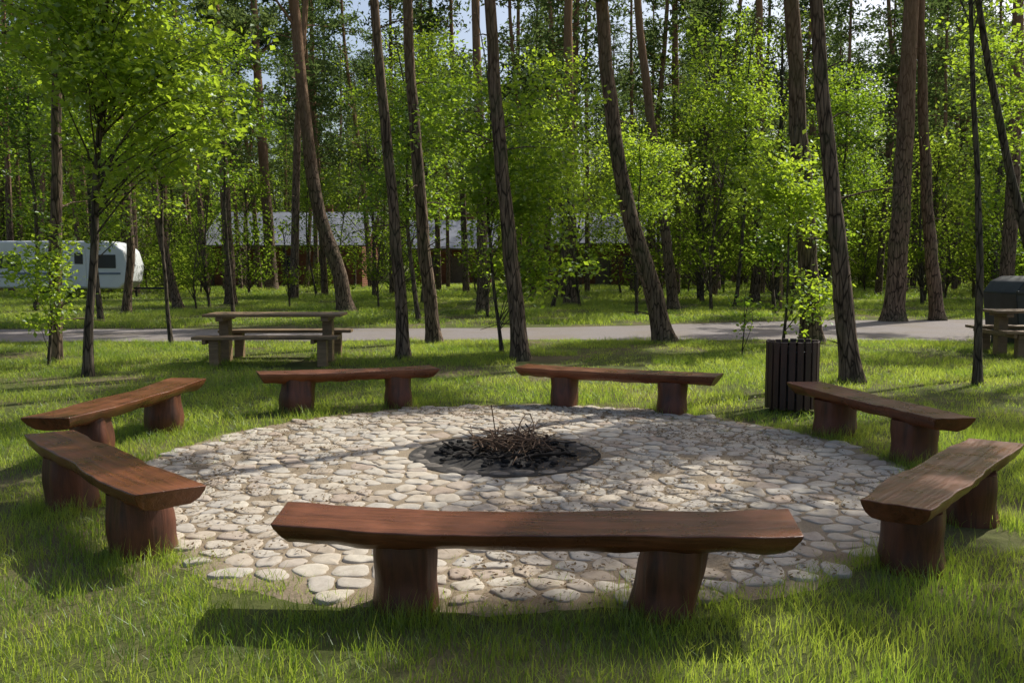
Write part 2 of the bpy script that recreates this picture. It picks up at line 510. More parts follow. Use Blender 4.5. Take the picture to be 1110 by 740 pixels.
# ------------------------------------------------------------ litter bin
M_black = simple_mat("dark_metal", (.02, .02, .022), .5, .4, 0, .3)
def litter_bin(loc):
    e = empty("slatted_litter_bin", loc)
    V = []; F = []; ns = 20; R = .275
    for k in range(ns):
        a = 2 * math.pi * k / ns
        box(V, F, (R * math.cos(a), R * math.sin(a), .42 + random.uniform(-.008, .008)), (.022, .068, .74), a)
    o = add("slats", py_mesh("slats", V, F, M_bin), e)
    b = o.modifiers.new("b", 'BEVEL'); b.width = .005; b.segments = 2
    V = []; F = []
    for z in (.16, .68):
        pa = [(R * .93 * math.cos(2 * math.pi * k / 32), R * .93 * math.sin(2 * math.pi * k / 32), z) for k in range(33)]
        v, f = tube(pa, [.014] * 33, 8); bb = len(V); V += v; F += [tuple(bb + q for q in ff) for ff in f]
    add("hoops", py_mesh("hoops", V, F, M_black, 60), e)
    v, f = tube([(0, 0, .06), (0, 0, .06), (0, 0, .75), (0, 0, .75), (0, 0, .1)], [.001, .235, .235, .225, .22], 28)
    add("inner_liner", py_mesh("inner_liner", v, f, M_black, 40), e)
    V = []; F = []
    for k in range(3):
        a = 2 * math.pi * k / 3 + .5
        box(V, F, (.2 * math.cos(a), .2 * math.sin(a), .03), (.06, .06, .07), a)
    add("feet", py_mesh("feet", V, F, M_bin), e)
litter_bin((3.12, 9.9, 0))

# ------------------------------------------------------------ picnic tables
def picnic_table(loc, rz, L=2.2, mat=None):
    e = empty("picnic_table", loc, (0, 0, rz))
    mat = mat or M_table
    boxes_obj("table_top", [((0, y, .79), (L, .19, .045)) for y in (-.3, -.1, .1, .3)], mat, e)
    boxes_obj("seats", [((0, s * (.72 + o), .46), (L + .05, .165, .05)) for s in (-1, 1) for o in (-.09, .09)], mat, e)
    sp2 = []
    for x in (-L * .38, L * .38):
        sp2 += [((x, 0, .35), (.16, .22, .69)), ((x, 0, .73), (.12, .74, .07)), ((x - .11, 0, .398), (.06, 1.72, .07)),
                ((x + .03, -.74, .21), (.15, .16, .43)), ((x + .03, .74, .21), (.15, .16, .43))]
    boxes_obj("frame", sp2, mat, e)
picnic_table((-3.95, 15.0, 0), math.radians(2), 2.25)
picnic_table((9.6, 16.0, 0), math.radians(-6), 2.1)

# ------------------------------------------------------------ waste container
M_cont = simple_mat("dark_plastic", (.025, .028, .03), .45, .5, 0, .3, 5)
wc = empty("waste_container", (10.55, 18.3, 0), (0, 0, .15))
prof = [(-.55, .15), (.55, .15), (.66, 1.05), (.62, 1.12), (.5, 1.28), (.25, 1.38), (-.25, 1.38), (-.5, 1.28), (-.62, 1.12), (-.66, 1.05)]
V = [(x, -.5, z) for x, z in prof] + [(x, .5, z) for x, z in prof]; n = len(prof)
F = [tuple(range(n)), tuple(reversed(range(n, 2 * n)))] + [(i, i + n, (i + 1) % n + n, (i + 1) % n) for i in range(n)]
o = add("body", py_mesh("body", V, F, M_cont, 30), wc); b = o.modifiers.new("b", 'BEVEL'); b.width = .02; b.segments = 2
boxes_obj("rim_and_feet", [((0, -.53, 1.07), (1.36, .05, .06)), ((0, -.515, .6), (.9, .03, .05)), ((-.45, 0, .09), (.1, .8, .17)), ((.45, 0, .09), (.1, .8, .17))], M_cont, wc)

# ------------------------------------------------------------ caravan
M_white = simple_mat("caravan_paint", (.76, .78, .78), .4, .5, 0, .05, 2, .0)
M_glass = simple_mat("dark_window_glass", (.03, .04, .045), .12, .6, 0, .2, 2, 0)
M_stripe = simple_mat("blue_grey_stripe", (.16, .2, .26), .5, .4, 0, .1)
M_rubber = simple_mat("tyre_rubber", (.02, .02, .02), .9, .2, 0, .2)
cv = empty("caravan", (-21.2, 42.5, 0), (0, 0, .06))
prof = [(-3.2, .5), (2.9, .45), (3.25, .75), (3.35, 1.5), (3.15, 2.2), (2.7, 2.58), (2.2, 2.66), (-2.6, 2.66), (-3.1, 2.5), (-3.3, 2.1), (-3.35, 1.0)]
V = [(x, -1.1, z) for x, z in prof] + [(x, 1.1, z) for x, z in prof]; n = len(prof)
F = [tuple(range(n)), tuple(reversed(range(n, 2 * n)))] + [(i, i + n, (i + 1) % n + n, (i + 1) % n) for i in range(n)]
o = add("body", py_mesh("body", V, F, M_white, 30), cv); b = o.modifiers.new("b", 'BEVEL'); b.width = .09; b.segments = 3
boxes_obj("windows", [((-2.1, -1.11, 1.72), (1.3, .04, .62)), ((-.35, -1.11, 1.72), (.8, .04, .62)), ((2.3, -1.11, 1.72), (1.0, .04, .62))], M_glass, cv, .015)
boxes_obj("stripe", [((-.9, -1.106, 1.16), (4.4, .03, .09)), ((2.35, -1.106, 1.16), (1.3, .03, .09)), ((-.9, -1.106, 1.0), (4.4, .03, .04))], M_stripe, cv, 0)
boxes_obj("door", [((1.15, -1.115, 1.45), (.62, .04, 1.8))], M_white, cv, .02)
boxes_obj("door_window", [((1.15, -1.145, 1.85), (.38, .02, .5))], M_glass, cv, .01)
boxes_obj("drawbar", [((3.9, 0, .45), (1.4, .12, .1)), ((3.3, .0, .25), (.08, .08, .45))], M_black, cv)
for s in (-1, 1):
    v, f = tube([(-.3, s * 1.02 - .1, .33), (-.3, s * 1.02 - .1, .33), (-.3, s * 1.02 + .1, .33), (-.3, s * 1.02 + .1, .33)], [.01, .33, .33, .01], 24)
    add("wheel", py_mesh("wheel", v, f, M_rubber, 40), cv)

# ------------------------------------------------------------ houses
def red_mat():
    m, nt, out = new_mat("red_brown_timber_wall")
    v = coords(nt)
    w = N(nt, 'ShaderNodeTexWave', Scale=2.2, Distortion=.3, _bands_direction='Z'); nt.links.new(v, w.inputs['Vector'])
    n = noise_n(nt, v, 3, 5)
    c = ramp(nt, n, [(.3, (.15, .062, .036)), (.7, (.27, .115, .068))])
    principled(nt, out, c, .8, .2, w.outputs['Fac'], .6, .03)
    return m
def roof_mat():
    m, nt, out = new_mat("grey_metal_roof")
    v = coords(nt)
    n = noise_n(nt, v, 1.1, 5)
    c = ramp(nt, n, [(.3, (.12, .125, .14)), (.7, (.27, .28, .31))])
    principled(nt, out, c, .35, .5, n, .3, .03)
    return m
M_red = red_mat(); M_roof = roof_mat(); M_frame = simple_mat("brown_frame", (.16, .12, .09), .6)
def house(loc, w, d, he, hr, name="timber_cabin"):
    e = empty(name, loc)
    V = [(-w/2, -d/2, 0), (w/2, -d/2, 0), (w/2, d/2, 0), (-w/2, d/2, 0), (-w/2, -d/2, he), (w/2, -d/2, he), (w/2, d/2, he), (-w/2, d/2, he), (-w/2, 0, hr), (w/2, 0, hr)]
    F = [(0, 1, 5, 4), (2, 3, 7, 6), (1, 2, 6, 9, 5), (3, 0, 4, 8, 7)]
    add("walls", py_mesh("walls", V, F, M_red), e)
    sl = (hr - he) / (d / 2); ov = .7; t = .12
    y0 = -d/2 - ov; z0 = he - ov * sl + .03
    V = [(-w/2-.5, y0, z0), (w/2+.5, y0, z0), (w/2+.5, 0, hr+.03), (-w/2-.5, 0, hr+.03), (w/2+.5, -y0, z0), (-w/2-.5, -y0, z0)]
    F = [(0, 1, 2, 3), (3, 2, 4, 5)]
    o = add("roof", py_mesh("roof", V, F, M_roof), e); s = o.modifiers.new("s", 'SOLIDIFY'); s.thickness = t; s.offset = 1
    fr = []; gl = []; k = 0; x = -w/2 + 1.4
    while x < w/2 - 1:
        if k % 3 == 1:
            fr.append(((x, -d/2 - .03, 1.05), (1.0, .08, 2.1)))
        else:
            gl.append(((x, -d/2 - .05, 1.6), (.95, .05, .95))); fr += [((x, -d/2 - .02, 2.12), (1.15, .08, .09)), ((x, -d/2 - .02, 1.08), (1.15, .08, .09)), ((x - .53, -d/2 - .02, 1.6), (.09, .08, .95)), ((x + .53, -d/2 - .02, 1.6), (.09, .08, .95))]
        x += 2.1; k += 1
    boxes_obj("window_and_door_frames", fr, M_frame, e, 0); boxes_obj("windows", gl, M_glass, e, 0)
    boxes_obj("porch_posts", [((-w/2 + .4 + i * (w - .8) / 4, -d/2 - .6, he / 2 - .2), (.14, .14, he - .4)) for i in range(5)], M_dbark, e, 0)
    boxes_obj("chimney", [((w * .2, .6, hr), (.6, .6, 1.4))], M_red, e, .02)
house((-15.6, 66, 0), 10.5, 8, 3.1, 5.2)
house((-4.6, 72, 0), 6.0, 7, 3.0, 4.9)
house((7.0, 68, 0), 8.0, 7, 3.3, 5.2)

# ------------------------------------------------------------ instancing
def src_coll(name, meshes):
    c = bpy.data.collections.new(name)
    for i, me in enumerate(meshes):
        o = bpy.data.objects.new("%s_%02d" % (name, i), me); c.objects.link(o)
    return c
def gn_group(coll):
    ng = bpy.data.node_groups.new("scatter_" + coll.name, 'GeometryNodeTree')
    ng.interface.new_socket("Geometry", in_out='INPUT', socket_type='NodeSocketGeometry')
    ng.interface.new_socket("Geometry", in_out='OUTPUT', socket_type='NodeSocketGeometry')
    gi = ng.nodes.new('NodeGroupInput'); go = ng.nodes.new('NodeGroupOutput')
    ip = ng.nodes.new('GeometryNodeInstanceOnPoints'); ci = ng.nodes.new('GeometryNodeCollectionInfo')
    ci.inputs['Collection'].default_value = coll
    ci.inputs['Separate Children'].default_value = True; ci.inputs['Reset Children'].default_value = True
    def attr(nm, t):
        a = ng.nodes.new('GeometryNodeInputNamedAttribute'); a.data_type = t; a.inputs['Name'].default_value = nm
        return a.outputs['Attribute']
    ip.inputs['Pick Instance'].default_value = True
    L = ng.links.new
    L(gi.outputs[0], ip.inputs['Points']); L(ci.outputs[0], ip.inputs['Instance'])
    L(attr('idx', 'INT'), ip.inputs['Instance Index']); L(attr('rot', 'FLOAT_VECTOR'), ip.inputs['Rotation'])
    L(attr('scl', 'FLOAT_VECTOR'), ip.inputs['Scale']); L(ip.outputs[0], go.inputs[0])
    return ng
def scatter(name, P, rot, scl, idx, ng, parent=None, loc=(0, 0, 0)):
    P = np.asarray(P, dtype=np.float32); n = len(P)
    me = bpy.data.meshes.new(name); me.vertices.add(n); me.vertices.foreach_set("co", P.ravel())
    a = me.attributes.new('rot', 'FLOAT_VECTOR', 'POINT'); a.data.foreach_set('vector', np.asarray(rot, dtype=np.float32).ravel())
    scl = np.asarray(scl, dtype=np.float32)
    if scl.ndim == 1: scl = np.stack([scl] * 3, 1)
    a = me.attributes.new('scl', 'FLOAT_VECTOR', 'POINT'); a.data.foreach_set('vector', scl.ravel())
    a = me.attributes.new('idx', 'INT', 'POINT'); a.data.foreach_set('value', np.asarray(idx, dtype=np.int32))
    o = add(name, me, parent, loc)
    m = o.modifiers.new("scatter", 'NODES'); m.node_group = ng
    return o

def blades(XY, h, w, lo=.4, hi=1.3):
    n = len(XY)
    H = h * rng.uniform(lo, hi, n); la = rng.uniform(0, 6.28, n); le = H * rng.uniform(.1, .9, n)
    fa = rng.uniform(0, 3.14, n); wx = np.cos(fa) * w / 2; wy = np.sin(fa) * w / 2
    rows = []
    for t, ww in ((0, 1), (.45, .85), (1, .12)):
        x = XY[:, 0] + np.cos(la) * le * t * t; y = XY[:, 1] + np.sin(la) * le * t * t; z = H * (t - .14 * t * t)
        rows.append(np.stack([x - wx * ww, y - wy * ww, z], 1)); rows.append(np.stack([x + wx * ww, y + wy * ww, z], 1))
    V = np.stack(rows, 1).reshape(-1, 3).astype(np.float32)
    b = np.arange(n)[:, None] * 6
    F = np.concatenate([b + np.array([[0, 1, 3, 2]]), b + np.array([[2, 3, 5, 4]])], 0)
    return V, F
T = .5
def grass_tile(n, h, w, bare=0.0):
    XY = rng.uniform(-T / 2, T / 2, (int(n * 1.6), 2))
    c = rng.uniform(-T / 2, T / 2, (9, 2))
    d = np.min(np.linalg.norm(XY[:, None] - c[None], axis=2), axis=1)
    keep = rng.random(len(XY)) < np.clip(1.1 - d * (3 + bare * 5), .12, 1)
    XY = XY[keep][:n]
    V, F = blades(XY, h, w)
    return np_mesh("grass_tile", V, F, [M_grass])
def grass_tuft(nb, R, h, w):
    r = R * np.sqrt(rng.random(nb)); a = rng.uniform(0, 6.28, nb)
    V, F = blades(np.stack([r * np.cos(a), r * np.sin(a)], 1), h, w)
    return np_mesh("grass_tuft", V, F, [M_grass])
NG_grass = gn_group(src_coll("grass_tile", [grass_tile(520, .080, .0040) for _ in range(4)] + [grass_tile(220, .052, .004, 1) for _ in range(2)]
                             + [grass_tuft(26, .11, .082, .0040) for _ in range(3)]))
def in_paving(x, y, m=0.0):
    return math.hypot(x - CC[0], y - CC[1]) < pav_edge(x, y) + m
def blocked(x, y):
    return in_paving(x, y, -.05) or road_near(x) - .1 < y < road_far(x) + .1
GP = []; GS = []; GI = []; GR = []
def grass_zone(y0, y1, s, zs, halfw, dens_tuft):
    st = T * s
    y = y0
    while y < y1:
        hw = halfw(y); x = -hw
        while x < hw:
            cx, cy = x + st / 2, y + st / 2
            cs = [blocked(cx + a * st * .5, cy + b * st * .5) for a in (-1, 0, 1) for b in (-1, 0, 1)]
            d = noise.noise(Vector((cx * .4, cy * .4, 8))) + .35 * noise.noise(Vector((cx * 1.7, cy * 1.7, 4)))
            zz = zs * (1 + .6 * noise.noise(Vector((cx * .7, cy * .7, 3)))) * random.uniform(.85, 1.15)
            if not any(cs):
                if d > -.12 or (y < 4.5 and d > -.28):
                    GP.append((cx, cy, 0)); GI.append(random.randrange(4)); GS.append((s, s, zz)); GR.append(random.randrange(4) * math.pi / 2)
                elif random.random() < .9:
                    GP.append((cx, cy, 0)); GI.append(4 + random.randrange(2)); GS.append((s, s, zz * .9)); GR.append(random.randrange(4) * math.pi / 2)
            elif not all(cs):
                for _ in range(dens_tuft):
                    px, py = random.uniform(x, x + st), random.uniform(y, y + st)
                    if not blocked(px, py):
                        k = random.uniform(.5, 1.15)
                        GP.append((px, py, 0)); GI.append(6 + random.randrange(3)); GS.append((k * s ** .5, k * s ** .5, zz * k)); GR.append(random.uniform(0, 6.28))
            x += st
        y += st
grass_zone(1.5, 9.0, 1.0, 1.0, lambda y: 3.2 + .75 * y, 26)
grass_zone(9.0, 19.5, 1.5, 1.15, lambda y: 3.5 + .75 * y, 28)
grass_zone(19.5, 40.5, 3.0, 1.7, lambda y: 3 + .7 * y, 14)
grass_zone(40.5, 76, 5.0, 2.6, lambda y: 3 + .7 * y, 5)
for _ in range(520):
    a = random.uniform(0, 6.28); r = CR * (1.01 - .22 * random.random() ** 2)
    if noise.noise(Vector((math.cos(a) * 3, math.sin(a) * 3, 4))) < -.25: continue
    GP.append((CC[0] + r * math.cos(a), CC[1] + r * math.sin(a), .0)); s = random.uniform(.2, .55); GS.append((s, s, s * 1.1)); GI.append(6 + random.randrange(3)); GR.append(a)
for (lx, ly) in LEGS:
    for _ in range(18):
        a = random.uniform(0, 6.28); r = random.uniform(.16, .30)
        px, py = lx + r * math.cos(a), ly + r * math.sin(a)
        if in_paving(px, py, -.1): continue
        k = random.uniform(.6, 1.1); GP.append((px, py, 0)); GS.append((k, k, random.uniform(1.1, 2.0))); GI.append(6 + random.randrange(3)); GR.append(a)
for _ in range(480):
    y = random.uniform(2.5, 12); hw = 2 + .7 * y; x = random.uniform(-hw, hw)
    if in_paving(x, y, .1): continue
    k = random.uniform(.6, 1.0); GP.append((x, y, 0)); GS.append((k, k, random.uniform(1.3, 2.3))); GI.append(6 + random.randrange(3)); GR.append(x * 7)
n = len(GP)
rot = np.zeros((n, 3)); rot[:, 2] = GR
scatter("grass", GP, rot, GS, GI, NG_grass)

def litter_mesh():
    P = rng.normal(size=(24, 3)) * np.array([.13, .13, 0]); P[:, 2] = rng.uniform(.002, .012, 24)
    v, f = leaves(P[:14], .06, .06, 6); v2, f2 = leaves(P[14:], .028, .6, 3); a = Acc(); a.add(v, f); a.add(v2, f2)
    return a.mesh("litter", [M_straw])
NG_lit = gn_group(src_coll("litter", [litter_mesh() for _ in range(3)]))
P = []
for _ in range(800):
    a = random.uniform(0, 6.28); r = CR * math.sqrt(random.random()); x = CC[0] + r * math.cos(a); y = CC[1] + r * math.sin(a)
    if noise.noise(Vector((x * .8, y * .8, 20))) > -.15: P.append((x, y, .026))
for _ in range(900):
    y = random.uniform(9, 19); P.append((random.uniform(-1, 1) * (3 + .75 * y), y, .02))
n = len(P); rot = np.zeros((n, 3)); rot[:, 2] = rng.uniform(0, 6.28, n)
scatter("leaf_litter", P, rot, rng.uniform(.6, 1.3, n), rng.integers(0, 3, n), NG_lit)

# ------------------------------------------------------------ near trees
def interp(path, t):
    x = t * (len(path) - 1); i = min(int(x), len(path) - 2); f = x - i
    return path[i].lerp(path[i + 1], f)
def smooth_path(keys, n):
    keys = [Vector(k) for k in keys]; out = []
    for i in range(n + 1):
        u = i / n * (len(keys) - 1); k = min(int(u), len(keys) - 2); f = u - k
        p0 = keys[max(k - 1, 0)]; p1 = keys[k]; p2 = keys[k + 1]; p3 = keys[min(k + 2, len(keys) - 1)]
        out.append(.5 * ((2 * p1) + (p2 - p0) * f + (2 * p0 - 5 * p1 + 4 * p2 - p3) * f * f + (3 * p1 - p0 - 3 * p2 + p3) * f ** 3))
    return out

def make_tree(name, base, keys, r0, bark, ends, kind, per, spread, cscale, seed, rtip=.25, stubs=0, sides=14, nleaf=24):
    rr = random.Random(seed); R = np.random.default_rng(seed)
    e = empty(name, (base[0], base[1], 0))
    path = smooth_path(keys, 26)
    for i, p in enumerate(path):
        p.x += .045 * noise.noise(Vector((p.z * .8, seed, 0))) * min(1, i / 4); p.y += .045 * noise.noise(Vector((p.z * .8, seed, 9))) * min(1, i / 4)
    path = [path[0], path[0].lerp(path[1], .12), path[0].lerp(path[1], .35)] + path[1:]
    path[0].z = -.05
    L = len(path)
    rad = [r0 * (1 - (1 - rtip) * max(0, i - 2) / (L - 3)) * (1 + .45 * math.exp(-max(path[i].z, 0) * 5)) for i in range(L)]
    a = Acc(); v, f = tube(path, rad, sides, .16); a.add(v, f)
    P = []
    for (ft, end) in ends:
        s = interp(path, ft); end = Vector(end); d = end - s
        mid = s + d * .5 + Vector((rr.gauss(0, .12), rr.gauss(0, .12), .16 * d.length * rr.uniform(.2, 1)))
        bp = smooth_path([s, mid, end], 6); br = max(.008, r0 * .30 * (1 - .6 * ft))
        v, f = tube(bp, [br * (1 - .14 * i) for i in range(7)], 6); a.add(v, f)
        for k in range(per):
            t = rr.uniform(.45, 1.05); c = bp[min(6, int(t * 6))]
            q = c + Vector((rr.gauss(0, spread), rr.gauss(0, spread), rr.gauss(0, spread * .6)))
            P.append(tuple(q))
            if k % 3 == 0:
                v, f = tube([c, (c + q) / 2 + Vector((0, 0, .03)), q], [br * .4, br * .3, br * .15], 4); a.add(v, f)
    for k in range(stubs):
        ft = rr.uniform(.1, .6); s = interp(path, ft); an = rr.uniform(0, 6.28); l = rr.uniform(.2, 1.0)
        en = s + Vector((math.cos(an) * l, math.sin(an) * l, rr.uniform(-.15, .25)))
        v, f = tube([s, (s + en) / 2 + Vector((0, 0, .04)), en], [.016, .011, .004], 5); a.add(v, f)
    add("trunk", a.mesh("trunk", [bark], True), e)
    if P:
        P = np.array(P); m = nleaf
        Q = np.repeat(P, m, 0)
        if kind == 'leaf':
            Q = Q + R.normal(size=Q.shape) * np.array([.17, .17, .11]) * cscale
            v, f = leaves(Q, .11 * cscale ** .6, .64, .6, R); mat = M_leaf
        else:
            Q = Q + R.normal(size=Q.shape) * np.array([.21, .21, .15]) * cscale
            v, f = leaves(Q, .27, .34, .5, R); mat = M_needle
        add("crown", np_mesh("crown", v, f, [mat]), e)
    return e

def pine(base, keys, r0, seed, H=19, nb=16, per=5, cr=2.4, name="pine_tree", crown0=.6):
    rr = random.Random(seed + 100)
    bx, by = base
    ks = [Vector((k[0] - bx, k[1] - by, k[2])) for k in keys]
    ks = [Vector((0, 0, 0))] + ks
    d = (ks[-1] - ks[-2]); d = Vector((d.x / max(d.z, .1), d.y / max(d.z, .1), 1))
    z = ks[-1].z
    ks.append(ks[-1] + Vector((d.x * .6, d.y * .6, 1)) * ((H - z) * .5)); ks.append(ks[-1] + Vector((d.x * .15, 0, 1)) * (H - ks[-1].z))
    path = smooth_path(ks, 26)
    ends = []
    for k in range(nb):
        ft = rr.uniform(crown0, 1) ; s = interp(path, ft)
        rel = (ft - crown0) / (1 - crown0)
        l = cr * (1 - .6 * rel) * rr.uniform(.5, 1.15); an = rr.uniform(0, 6.28)
        ends.append((max(0, ft - .02), s + Vector((math.cos(an) * l, math.sin(an) * l, rr.uniform(-.2, .8)))))
    return make_tree(name, base, ks, r0, M_pbark, ends, 'needle', per, .22, 1.0, seed, .3, 9, nleaf=64)

pine((-7.64, 14.9), [(-7.5, 14.9, 3), (-7.39, 14.9, 5.9)], .10, 1, 15, 9)
pine((-5.6, 30.3), [(-5.85, 30.3, 1.3), (-6.64, 30.3, 4.3), (-7.19, 30.3, 10.3)], .29, 2)
pine((-1.88, 15.5), [(-2.0, 15.5, 2.2), (-2.33, 15.5, 6.06)], .115, 3, 18, 9)
pine((-1.6, 18.5), [(-1.85, 18.5, 2.6), (-2.12, 18.5, 6.9)], .15, 4, 19, 10)
pine((.16, 15.2), [(-.08, 15.2, 2.4), (-.38, 15.2, 5.97)], .145, 5, 19, 10)
pine((3.2, 18.6), [(2.95, 18.6, 1.0), (2.26, 18.6, 3.3), (1.79, 18.6, 7.0)], .22, 6, 19, 13)
pine((5.8, 32), [(5.2, 32, 4.5), (4.33, 32, 10.75)], .2, 7, 21, 12)
pine((6.2, 18.4), [(5.95, 18.4, 3), (5.58, 18.4, 6.9)], .22, 8, 20, 14)
pine((4.72, 12.3), [(4.55, 12.3, 1.2), (4.30, 12.3, 3.0), (4.06, 12.3, 5.2)], .145, 9, 17, 9)
pine((10.9, 25.5), [(11.0, 25.5, 4), (11.06, 25.5, 8.9)], .3, 10, 22, 18, 6, 3.0)
pine((12.3, 25.8), [(11.9, 25.8, 3), (11.6, 25.8, 6.4)], .2, 11, 19, 11)
pine((2.3, 35), [(2.2, 35, 5), (2.14, 35, 11.6)], .24, 12, 22)
pine((-14.4, 53.8), [(-14.6, 53.8, 5), (-14.9, 53.8, 11)], .38, 13, 23)
pine((-11.2, 35.7), [(-11.3, 35.7, 4), (-11.4, 35.7, 8)], .22, 14, 20)
pine((-12.3, 33), [(-12.9, 33, 3), (-13.2, 33, 8)], .17, 15, 19)
pine((-.95, 29.5), [(-1.0, 29.5, 4), (-1.15, 29.5, 9)], .2, 16, 20)
pine((-12.5, 29), [(-12.3, 29, 3), (-12.6, 29, 8)], .14, 17, 18)
pine((10.3, 38), [(10.4, 38, 5), (10.2, 38, 12)], .22, 18, 22)
pine((8.2, 45), [(8.2, 45, 5), (8.0, 45, 12)], .25, 19, 22)
pine((16.5, 30), [(16.6, 30, 5), (16.5, 30, 10)], .25, 20, 21)
pine((15.5, 11), [(15.5, 11, 3), (15.6, 11, 8)], .2, 21, 18, 16)  # out of view, added to shade the right foreground
pine((-11, 9), [(-11, 9, 3), (-11.1, 9, 8)], .2, 23, 18, 14)
pine((16.2, 20.2), [(16.2, 20.2, 3), (16.1, 20.2, 8)], .2, 25, 19, 11)  # unseen pine, added for the shadow it casts on the lawn
# unseen pines added off to the right to dapple the centre and near lawn
pine((11.9, 14.0), [(11.9, 14.0, 3), (11.8, 14.0, 7)], .19, 26, 17, 8, 6, 2.2)
pine((10.2, 9.9), [(10.2, 9.9, 3), (10.1, 9.9, 7)], .17, 27, 15, 8, 6, 2.2)
pine((7.4, 6.2), [(7.4, 6.2, 3), (7.4, 6.2, 6)], .16, 28, 14, 9, 6, 2.0)

def broad(base, H, r0, zones, seed, keys=None, per=9, name="oak_sapling", spread=.26, cs=1.0):
    rr = random.Random(seed + 500); bx, by = base
    if keys: ks = [Vector((0, 0, 0))] + [Vector((k[0] - bx, k[1] - by, k[2])) for k in keys]
    else:
        lx, ly = rr.gauss(0, .12), rr.gauss(0, .1)
        ks = [Vector((0, 0, 0)), Vector((lx * H * .3, ly * H * .3, H * .35)), Vector((lx * H * .25, ly * H * .4, H * .7)), Vector((lx * H * .6, ly * H * .5, H))]
    ends = []
    for (cx, cy, cz, rx, ry, rz, nb) in zones:
        for k in range(nb):
            d = Vector((rr.gauss(0, 1), rr.gauss(0, 1), rr.gauss(0, 1))).normalized() * rr.uniform(.45, 1.0)
            p = Vector((cx - bx + d.x * rx, cy - by + d.y * ry, cz + d.z * rz))
            ft = max(.15, min(.95, (p.z - rr.uniform(.2, .9)) / H))
            ends.append((ft, p))
    return make_tree(name, base, ks, r0, M_dbark, ends, 'leaf', per, spread, cs, seed, .15, 0, 10)

broad((-6.2, 13.0), 8, .07, [(-4.9, 12.4, 5.2, 1.8, 1.6, 1.7, 30), (-6.8, 13, 5.4, 1.8, 1.5, 1.7, 22), (-4.2, 12.2, 3.7, .9, .9, .7, 8)], 31, [(-6.0, 13, 2.5), (-5.7, 12.9, 5), (-5.3, 12.8, 8)], 9, "oak_tree", .20)
broad((-7.45, 14.3), 2.6, .02, [(-7.5, 14.3, 1.5, .5, .4, .9, 12)], 32, None, 5, spread=.16, cs=.7)
broad((-.18, 16.4), 6.5, .035, [(-.1, 16.4, 4.1, 1.9, 1.3, 1.7, 32), (.9, 16.2, 2.6, .9, .6, .8, 10), (.6, 16.2, 1.7, .7, .5, .3, 6)], 33, None, 7)
broad((-2.6, 25), 8, .07, [(-2.6, 25, 5.0, 2.6, 1.7, 3.2, 46)], 34, None, 8)
broad((5.35, 17.6), 4.6, .03, [(5.4, 17.5, 3.1, 1.0, .8, .9, 18), (6.0, 17.6, 1.15, .35, .3, .3, 4)], 35, None, 6)
broad((3.9, 28), 6, .05, [(4.3, 28, 4.4, 1.9, 1.2, 1.5, 26)], 36, None, 8)
broad((8.6, 27.5), 5, .035, [(8.6, 27.5, 3.1, 1.6, 1.2, 1.6, 26)], 37, None, 7)
broad((12.0, 19.0), 8, .06, [(10.2, 18.6, 5.6, 2.2, 1.5, 1.6, 26)], 38, None, 7)
broad((6.32, 12.05), 9, .06, [(6.2, 12.0, 7.2, 1.5, 1.4, 1.2, 12)], 39, [(6.25, 12.05, 2), (6.0, 12.05, 5.1), (5.9, 12, 9)], 9, "young_oak_tree", .16)
broad((8.6, 13.9), 10, .10, [(7.4, 13.6, 8.4, 2.0, 1.4, 1.2, 15)], 40, [(7.9, 13.9, 2.15), (7.03, 13.9, 5.6), (6.4, 13.9, 10)], 10, "oak_tree", .16)
broad((-7.0, 18.3), 7, .045, [(-7.0, 18.3, 4.8, 1.6, 1.2, 2.1, 28)], 41, None, 8)
broad((-11.5, 25), 9, .08, [(-11.5, 25, 5.8, 2.6, 1.9, 3.4, 46)], 42, None, 8, "oak_tree")
broad((-16.5, 31), 9, .08, [(-16.5, 31, 6.2, 3.0, 1.9, 3.2, 46)], 43, None, 8, "oak_tree", .35, 1.3)
broad((-8.4, 27), 8, .06, [(-8.4, 27, 6.4, 2.4, 1.9, 2.6, 38)], 44, None, 8, "oak_tree")
broad((4.05, 15.7), 1.5, .012, [(4.05, 15.7, 1.0, .25, .25, .5, 4)], 46, None, 2, spread=.1, cs=.5)
broad((14.5, 22.5), 9, .08, [(14.5, 22.5, 6.2, 2.2, 1.9, 2.4, 20)], 47, None, 8, "oak_tree")
broad((1.5, 33), 9, .07, [(1.2, 33, 6.0, 2.8, 1.9, 3.2, 42)], 48, None, 8, "oak_tree", .35, 1.2)
broad((8.5, 34), 11, .08, [(8.3, 34, 7.4, 2.8, 1.9, 3.2, 42)], 49, None, 8, "oak_tree", .35, 1.2)
broad((-3.6, 36), 11, .08, [(-4.0, 36, 7.8, 3.0, 1.9, 3.4, 46)], 50, None, 8, "oak_tree", .35, 1.2)
broad((-9.6, 44), 8, .05, [(-9.6, 44, 4.8, 1.6, 1.6, 2.4, 20)], 51, None, 8, "oak_tree", .35, 1.2)
broad((5.6, 46), 7, .05, [(5.6, 46, 4.6, 2.2, 1.6, 2.4, 24)], 53, None, 8, "oak_tree", .35, 1.3)
broad((13.4, 36), 10, .07, [(13.4, 36, 6.0, 2.6, 1.9, 4.0, 42)], 54, None, 8, "oak_tree", .35, 1.3)
broad((18.4, 33), 9, .07, [(18.4, 33, 5.4, 2.6, 1.9, 3.6, 36)], 55, None, 8, "oak_tree", .35, 1.3)

